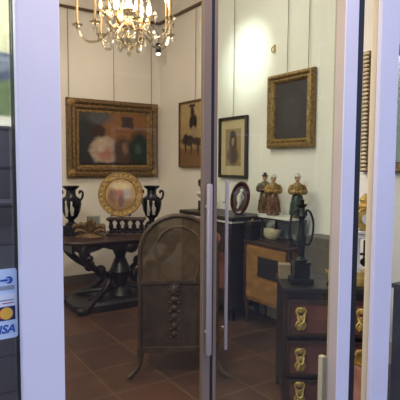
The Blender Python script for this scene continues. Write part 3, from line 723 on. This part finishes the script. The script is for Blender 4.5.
tube(bm, [(.015, -.01, .045), (.034, -.01, .01), (.02, -.012, -.02)], .007, 6); tube(bm, [(-.01, -.01, .045), (-.028, -.01, .015), (-.02, -.012, -.03)], .007, 6)
bm.transform(tm2); obj('figure_relief', bm, 'white', gd, sm=True)
bm = BM(); tube(bm, [(-.05, -.01, .006), (-.05, .06, .006)], .006, 6); tube(bm, [(.05, -.01, .006), (.05, .06, .006)], .006, 6); tube(bm, [(-.05, .06, .006), (.05, .06, .006)], .006, 6); tube(bm, [(0, .06, .006), (0, .035, .2)], .006, 6)
obj('prop_stand', bm, 'ebony', ov)

# ------------------------------------------------------------------ satinwood commode
KX = WX - .36
y0 = at_x(316, 245, WX - .03).y; y1 = at_x(243, 240, KX).y
KZ = .825; kw = y1 - y0; kd = .32
cm = thing('satinwood_commode', 'yellow satinwood commode with dark inlaid front panel against the right wall', 'commode', (WX - .03, (y0 + y1) / 2, 0), -PI / 2)
bx('carcase', (0, -kd / 2, .52), (kw - .02, kd - .02, .56), 'satin', cm, bev=.01)
bx('top', (0, -kd / 2, KZ - .015), (kw + .02, kd + .02, .03), 'dkwood', cm, bev=.008)
bx('front', (0, -kd + .004, .53), (kw - .10, .02, .50), 'satin', cm, bev=.004)
bx('inlaid_panel', (0.04, -kd - .010, .60), (kw * .42, .010, .19), 'ebony', cm, bev=.003)['label'] = 'dark inlaid panel'
for sx in (-1, 1):
    bx('corner_post', (sx * (kw / 2 - .022), -kd + .012, .51), (.04, .03, .59), 'dkwood', cm, bev=.004)
    for y in (-.05, -kd + .025):
        bm = BM(); lathe(bm, [(.012, 0), (.016, .02), (.012, .04), (.028, .25)], (sx * (kw / 2 - .03), y, 0), 10); obj('leg', bm, 'dkwood', cm, sm=True)

# small raised stand carrying the figurines
SZ = .255
ys0 = at_x(307, 216, WX - .08).y; ys1 = y1 - .135
es = thing('marble_topped_stand', 'low dark legged stand with white marble top on the satinwood commode', 'stand', (WX - .05, (ys0 + ys1) / 2, KZ), -PI / 2)
ew = ys1 - ys0; ed = .24
bx('marble_top', (0, -ed / 2, SZ - .012), (ew, ed, .024), 'marble', es, bev=.004)
bx('frieze', (0, -ed / 2, SZ - .03), (ew - .03, ed - .03, .014), 'ebony', es)
bx('mirror_back', (0, -.01, SZ / 2), (ew - .06, .012, SZ - .05), 'mirror', es)
bx('lower_shelf', (0, -ed / 2, .008), (ew - .01, ed, .016), 'dkwood', es)
for sx in (-1, 1):
    for y in (-.03, -ed + .03):
        bm = BM(); lathe(bm, [(.016, .016), (.01, .05), (.016, .11), (.01, .17), (.016, SZ - .036)], (sx * (ew / 2 - .03), y, 0), 10); obj('leg', bm, 'ebony', es, sm=True)
# things under it
q = at_x(271, 236, WX - .17)
bo = thing('cream_bowl', 'cream oval ceramic dish under the marble topped stand', 'bowl', (q.x, q.y, KZ + .0165), -PI / 2)
bm = BM(); lathe(bm, [(.05, 0), (.06, .008), (.085, .03), (.10, .065), (.108, .09), (.103, .09), (.08, .04), (.04, .018)], n=28, sx=1.15, sy=.8); obj('body', bm, 'cream', bo, sm=True)
bm = BM(); lathe(bm, [(.046, 0), (.05, .006), (.046, .012)], n=20, sx=1.0, sy=.8); obj('foot', bm, 'cream', bo, sm=True)
q = at_x(252, 232, WX - .40)
bk = thing('black_casket', 'square black casket on the far end of the satinwood commode', 'box', (WX - .30, y1 - .07, KZ), -PI / 2)
bx('body', (0, 0, .075), (.10, .11, .15), 'black', bk, bev=.005); bx('lid', (0, 0, .17), (.11, .12, .036), 'ebony', bk, bev=.01)
bm = BM(); ball(bm, (0, 0, .195), (.012, .012, .012), n=8); obj('knob', bm, 'brass', bk, sm=True)

# porcelain figurines
def figurine(label, loc, rz, skirt, coat, hgt, lean=0, hat='white'):
    t = thing('porcelain_figurine', label, 'figurine', loc, rz, 'porcelain figures on the marble topped stand'); s = hgt / .36
    def Z(prof): return [(r * s, z * s) for r, z in prof]
    bm = BM(); lathe(bm, Z([(.055, 0), (.058, .012), (.05, .022)]), n=18); obj('base', bm, 'gilt_d', t, sm=True)
    bm = BM(); lathe(bm, Z([(.056, .02), (.060, .05), (.052, .11), (.045, .17), (.032, .195)]), n=18, sx=1, sy=.85)
    for k in range(7):
        a = k * 2 * PI / 7; tube(bm, [(.058 * s * math.cos(a), .05 * s * math.sin(a), .022 * s), (.05 * s * math.cos(a), .043 * s * math.sin(a), .11 * s), (.032 * s * math.cos(a), .027 * s * math.sin(a), .19 * s)], [.012 * s, .01 * s, .005 * s], 6)
    obj('skirt', bm, skirt, t, sm=True)
    bm = BM(); lathe(bm, Z([(.034, .185), (.040, .205), (.044, .245), (.040, .268), (.018, .285)]), n=16, sx=1.1, sy=.75)
    for sx in (-1, 1):
        tube(bm, smooth([(sx * .040 * s, 0, .262 * s), (sx * .062 * s, -.006 * s, .225 * s), (sx * .055 * s, -.034 * s, .205 * s), (sx * .022 * s, -.05 * s, .212 * s)], 4), [.016 * s, .017 * s, .018 * s, .018 * s, .017 * s, .018 * s, .018 * s, .018 * s, .018 * s, .018 * s, .02 * s, .022 * s, .02 * s], 8)
    obj('coat', bm, coat, t, sm=True)
    bm = BM(); lathe(bm, Z([(.012, .278), (.011, .295)]), n=10); ball(bm, (0, -.002, .312 * s), (.020 * s, .022 * s, .026 * s), n=12); ball(bm, (0, -.025 * s, .308 * s), (.004 * s, .006 * s, .006 * s), n=6)
    for sx in (-1, 1): ball(bm, (sx * .014 * s, -.056 * s, .212 * s), (.009 * s, .01 * s, .008 * s), n=8)
    obj('head', bm, 'skin', t, sm=True)
    bm = BM(); ball(bm, (0, .007 * s, .318 * s), (.024 * s, .022 * s, .026 * s), n=10); obj('hair', bm, 'hairk', t, sm=True)
    bm = BM(); lathe(bm, Z([(.034, .332), (.034, .337), (.018, .342), (.014, .360), (.006, .364)]), n=14); obj('hat', bm, hat, t, sm=True)
    return t
for px, lab, sk, ct, hg, ht, dx in ((264.5, 'olive robed porcelain figurine at the left, half behind its rose skirted neighbour', 'robe_o', 'robe_o', .395, 'hairk', .13),
                            (273, 'rose skirted porcelain figurine in the middle of the marble topped stand', 'robe_p', 'jacket', .39, 'white', .21),
                            (297, 'green skirted porcelain figurine in ochre jacket standing apart at the right', 'robe_g', 'jacket', .40, 'white', .17)):
    q = at_x(px, 212, WX - dx); figurine(lab, (q.x, q.y, KZ + SZ + .0005), math.radians(-45 + 8 * (px > 280)), sk, ct, hg, 0, ht)

# ------------------------------------------------------------------ grey cupboard beyond lamp
ga = WX - .22
yy0 = at_x(336, 240, ga).y; yy1 = y0 - .025
GZ = at_x(320, 238, ga).z
gc = thing('grey_cupboard', 'plain grey painted cupboard behind the bronze candelabrum', 'cupboard', (WX - .025, (yy0 + yy1) / 2, 0), -PI / 2)
gw = yy1 - yy0
bx('carcase', (0, -.095, GZ / 2), (gw, .19, GZ - .02), 'grey', gc, bev=.004); bx('top', (0, -.097, GZ - .01), (gw + .01, .2, .02), 'grey', gc, bev=.003)
d = bx('door', (0, -.196, GZ / 2), (gw - .03, .012, GZ - .16), 'grey', gc, bev=.003)
bm = BM(); ball(bm, (gw / 2 - .04, -.21, GZ * .55), (.01, .01, .01), n=8); obj('knob', bm, 'brass', d, sm=True)

# ------------------------------------------------------------------ chest of drawers inside the door
D0 = 3.0
fl = at_d(282.5, 288, D0); ZC = fl.z
ang = YAW - math.radians(3)
ux = Vector((math.cos(ang), math.sin(ang), 0)); uy = Vector((-math.sin(ang), math.cos(ang), 0))
LW, LD = .60, .42
cen = Vector((fl.x, fl.y, 0)) + ux * (LW / 2) + uy * (LD / 2)
cs = thing('chest_of_drawers', 'dark chest of drawers with red brown fronts and gilt mounts inside the right door', 'chest of drawers', cen, ang)
bx('carcase', (0, 0, (ZC - .03) / 2 + .04), (LW - .02, LD - .02, ZC - .11), 'ebony', cs, bev=.005)
bx('top', (0, 0, ZC - .0175), (LW, LD, .035), 'ebony', cs, bev=.008)
rows = [(.595, .175), (.375, .175), (.155, .175)]
for zc, hh in [(ZC - .185, .215), (ZC - .445, .215), (ZC - .66, .15)]:
    dr = bx('drawer', (0, -LD / 2 - .002, zc), (LW - .075, .03, hh), 'redwood', cs, bev=.006)
    bm = BM(); ring_frame(bm, LW - .06, hh + .012, [(0, -LD / 2 - .004), (0, -LD / 2 - .024), (.018, -LD / 2 - .026), (.022, -LD / 2 - .012), (.022, -LD / 2 - .004)], 0, zc); obj('moulding', bm, 'dkwood', dr)
    for sx in (-1, 1):
        bm = BM(); X = sx * (LW / 2 - .115); Y = -LD / 2 - .024
        K = lambda x, z, y=0.0: (X + 1.05 * x, Y + y, zc + 1.5 * z)
        ball(bm, K(0, .035), (.024, .008, .020), n=8); ball(bm, K(0, -.035), (.024, .008, .022), n=8); ball(bm, K(0, 0), (.012, .007, .02), n=8)
        for q_ in (-1, 1): tube(bm, smooth([K(q_ * .012, .045), K(q_ * .028, .03), K(q_ * .014, .008), K(q_ * .012, -.008), K(q_ * .028, -.028), K(q_ * .01, -.048)], 4), .008, 6)
        tube(bm, smooth([K(-.022, .012), K(-.012, -.012, -.02), K(.012, -.012, -.02), K(.022, .012)], 4), .006, 6)
        obj('gilt_mount', bm, 'gilt_b', dr, sm=True)
    bm = BM(); ball(bm, (0, -LD / 2 - .022, zc), (.012, .006, .018), n=8); obj('escutcheon', bm, 'gilt_b', dr, sm=True)
for sx in (-1, 1):
    bx('corner_post', (sx * (LW / 2 - .02), -LD / 2 + .004, ZC / 2), (.032, .03, ZC - .08), 'dkwood', cs, bev=.004)
    for sy in (-1, 1): bx('foot', (sx * (LW / 2 - .04), sy * (LD / 2 - .04), .025), (.06, .06, .05), 'ebony', cs, bev=.006)
def on_chest(px, v):
    """point on the chest top seen in column px, v metres behind its front edge"""
    o = Vector((fl.x, fl.y, 0)) + uy * v; d = ray(px, 288); n = Vector((-d.y, d.x, 0))
    k = -(o.dot(n)) / ux.dot(n); return o + ux * k + Vector((0, 0, ZC))

# bronze candelabrum
q = on_chest(300.5, .14)
lm = thing('bronze_candelabrum', 'dark bronze candelabrum with curling arms on the chest of drawers', 'candelabrum', q, YAW)
bx('foot', (0, 0, .02), (.15, .12, .04), 'bronze', lm, bev=.008)
bm = BM(); box(bm, (0, 0, .085), (.10, .09, .09), 0, .006); box(bm, (0, 0, .135), (.115, .10, .014), 0, .004); obj('pedestal', bm, 'bronze', lm)
bm = BM(); lathe(bm, [(.04, .14), (.045, .155), (.022, .175), (.026, .24), (.034, .30), (.022, .34), (.018, .42), (.03, .44), (.02, .47), (.014, .50)], n=16); obj('stem', bm, 'bronze', lm, sm=True)
for s in (-1, 1):
    bm = BM(); tube(bm, smooth([(s * .015, 0, .27), (s * .045, 0, .25), (s * .068, 0, .30), (s * .075, 0, .39), (s * .055, 0, .46), (s * .03, 0, .475), (s * .028, 0, .44)], 6), .0075, 8); obj('arm', bm, 'bronze', lm, sm=True)
bm = BM(); lathe(bm, [(.012, .49), (.03, .505), (.034, .515), (.014, .51), (.014, .54), (.018, .545)], n=14); obj('candle_cup', bm, 'bronze', lm, sm=True)

q = on_chest(284, .28)
nb_ = thing('cream_box', 'small cream box at the left end of the chest of drawers', 'box', q, ang)
bx('body', (0, 0, .042), (.075, .07, .084), 'tan', nb_, bev=.003); bx('lid', (0, 0, .09), (.08, .075, .016), 'tan', nb_, bev=.003)
q = on_chest(330, .10)
sg = thing('gilt_figurine', 'tiny gilt figure beside the right door stile on the chest of drawers', 'figurine', q, YAW)
bm = BM(); lathe(bm, [(.024, 0), (.026, .01), (.018, .016), (.014, .03)], n=12); obj('base', bm, 'bronze', sg, sm=True)
bm = BM(); tube(bm, [(0, 0, .028), (0, 0, .06), (0, 0, .09), (0, 0, .105)], [.014, .016, .018, .008], 8); ball(bm, (0, 0, .118), (.011, .011, .013), n=8)
for s in (-1, 1): tube(bm, [(s * .014, 0, .094), (s * .03, -.004, .08), (s * .032, -.01, .105)], .005, 6)
obj('body', bm, 'gilt_b', sg, sm=True)

# portico clock in the gap
q = on_chest(363, .12)
pk = thing('portico_clock', 'gilt and white marble portico clock on the right end of the chest of drawers', 'clock', q, ang)
bm = BM(); box(bm, (0, 0, .03), (.17, .12, .06), 0, .006); box(bm, (0, 0, .075), (.15, .105, .035), 0, .005); obj('base', bm, 'gilt_b', pk)
for sx in (-1, 1):
    for sy in (-1, 1):
        bm = BM(); lathe(bm, [(.018, .0925), (.015, .10), (.014, .29), (.019, .305)], (sx * .05, sy * .032, 0), 12); obj('column', bm, 'white', pk, sm=True)
bm = BM(); box(bm, (0, .0, .20), (.05, .02, .014)); tube(bm, [(0, 0, .12), (0, 0, .29)], .006, 8); ball(bm, (0, -.004, .15), (.026, .008, .026), n=14); obj('pendulum', bm, 'bronze', pk, sm=True)
bm = BM(); box(bm, (0, 0, .32), (.15, .105, .03), 0, .005); box(bm, (0, 0, .345), (.17, .12, .02), 0, .005); obj('entablature', bm, 'marble', pk)
bm = BM(); lathe(bm, [(.07, -.05), (.075, -.045), (.075, .045), (.07, .05)], n=28); bm.transform(Matrix.Translation((0, 0, .43)) @ Matrix.Rotation(PI / 2, 4, 'X')); dm = obj('drum', bm, 'gilt_b', pk, sm=True)
bm = BM(); lathe(bm, [(.002, .0), (.034, 0), (.034, .004), (.002, .004)], n=28); bm.transform(Matrix.Translation((0, -.05, .43)) @ Matrix.Rotation(PI / 2, 4, 'X')); dl = obj('dial', bm, 'white', dm)
bm = BM(); box(bm, (0, -.056, .445), (.004, .002, .03)); box(bm, (.012, -.056, .43), (.03, .002, .004)); obj('hand', bm, 'black', dl)
bm = BM(); lathe(bm, [(.05, .495), (.055, .51), (.03, .525), (.04, .55), (.02, .575), (.004, .59)], n=16)
for s in (-1, 1): tube(bm, smooth([(s * .07, 0, .36), (s * .095, 0, .40), (s * .085, 0, .46), (s * .05, 0, .50)], 4), .010, 8)
obj('crest', bm, 'gilt_b', pk, sm=True)

# leather trunk with brass rim at the foot of the chest (gap)
q = at_y(363, 380, SY + .17)
zt = at_y(363, 366, SY + .10).z
tr = thing('leather_trunk', 'pink brown leather box with brass rim behind the right door gap', 'box', (q.x + .0, SY + .15, 0), 0)
bx('body', (0, 0, zt / 2 - .02), (.16, .12, zt - .05), 'leather', tr, bev=.004); bx('lid', (0, 0, zt - .035), (.166, .126, .03), 'leather', tr, bev=.006)
bx('brass_rim', (0, 0, zt - .01), (.17, .13, .016), 'brass', tr, bev=.004)
for s in (-1, 1): bx('foot', (s * .06, 0, .003), (.03, .1, .006), 'brass', tr)

# dark side cabinet in the right window
cx_ = at_y(396.5, 290, SY + .2).x
sd = thing('low_black_cabinet', 'low black cabinet with gilt mount in the right shop window', 'cabinet', (cx_ + .215, SY + .165, 0), 0)
zt = at_y(398, 287, SY + .17).z
bx('carcase', (0, 0, zt / 2), (.36, .16, zt - .04), 'ebony', sd, bev=.004); bx('top', (0, 0, zt - .015), (.38, .18, .03), 'dkwood', sd, bev=.006)
dd = bx('door', (0, -.084, zt / 2), (.3, .012, zt - .16), 'dkwood', sd, bev=.003)
bm = BM(); ball(bm, (-.12, -.094, zt - .13), (.03, .008, .02), n=10); ball(bm, (-.12, -.094, zt - .17), (.015, .008, .03), n=8); obj('gilt_mount', bm, 'gilt_b', dd, sm=True)

# ------------------------------------------------------------------ light
def light(kind, name, loc, energy, col, size=.1, target=None, spot=60, blend=.6):
    l = bpy.data.lights.new(name, kind); l.energy = energy; l.color = col
    if kind == 'AREA': l.size = size
    else: l.shadow_soft_size = size
    if kind == 'SPOT': l.spot_size = math.radians(spot); l.spot_blend = blend
    o = bpy.data.objects.new(name, l); C.objects.link(o); o.location = loc
    if target is not None: o.rotation_euler = (Vector(target) - Vector(loc)).to_track_quat('-Z', 'Y').to_euler()
    return o
WARM = (1.0, .87, .70)
light('POINT', 'chandelier_light', (cp.x, cp.y, cp.z + .50), 35, WARM, .25)
light('AREA', 'ceiling_fill', (0.8, 4.0, H - .05), 52, (1, .94, .86), .6, (0.9, 4.4, 0))  # unseen fill light added under the ceiling, no fixture there
gp = at_x(247, 60, WX)
light('SPOT', 'track_spot_light', (gp.x - 1.2, gp.y - .3, gp.z + .55), 120, (.86, 1.0, .95), .05, gp, 42, 1.0)
light('SPOT', 'wall_wash_fill', (WX - 1.6, 2.9, 3.9), 62, (.92, .97, 1.0), .15, (WX, 3.7, 1.9), 95, 1.0)  # broad cool fill added to brighten the right wall
light('SPOT', 'corner_spot_light', (1.9, 4.6, 3.6), 30, WARM, .08, (2.5, 5.9, 2.2), 70, 1.0)
light('AREA', 'display_fill', (LX + 1.1, SY + .3, 3.0), 75, (.95, .95, .85), .4, (LX + 1.0, PY, 1.6))  # unseen light added to brighten the left window display
light('AREA', 'post_top_fill', (1.0, SY - .7, 3.2), 22, (1, .80, .66), .5, (.9, SY, 1.8))  # warm light added outside so the white posts grow lighter towards the top

wd = bpy.data.worlds.new('World'); bpy.context.scene.world = wd; wd.use_nodes = True
bg = wd.node_tree.nodes['Background']; bg.inputs[0].default_value = (.53, .61, 1.0, 1); bg.inputs[1].default_value = 2.25

sc = bpy.context.scene
sc.view_settings.view_transform = 'Standard'; sc.view_settings.look = 'None'
sc.view_settings.gamma = 1; sc.view_settings.use_curve_mapping = False
sc.view_settings.exposure = 0
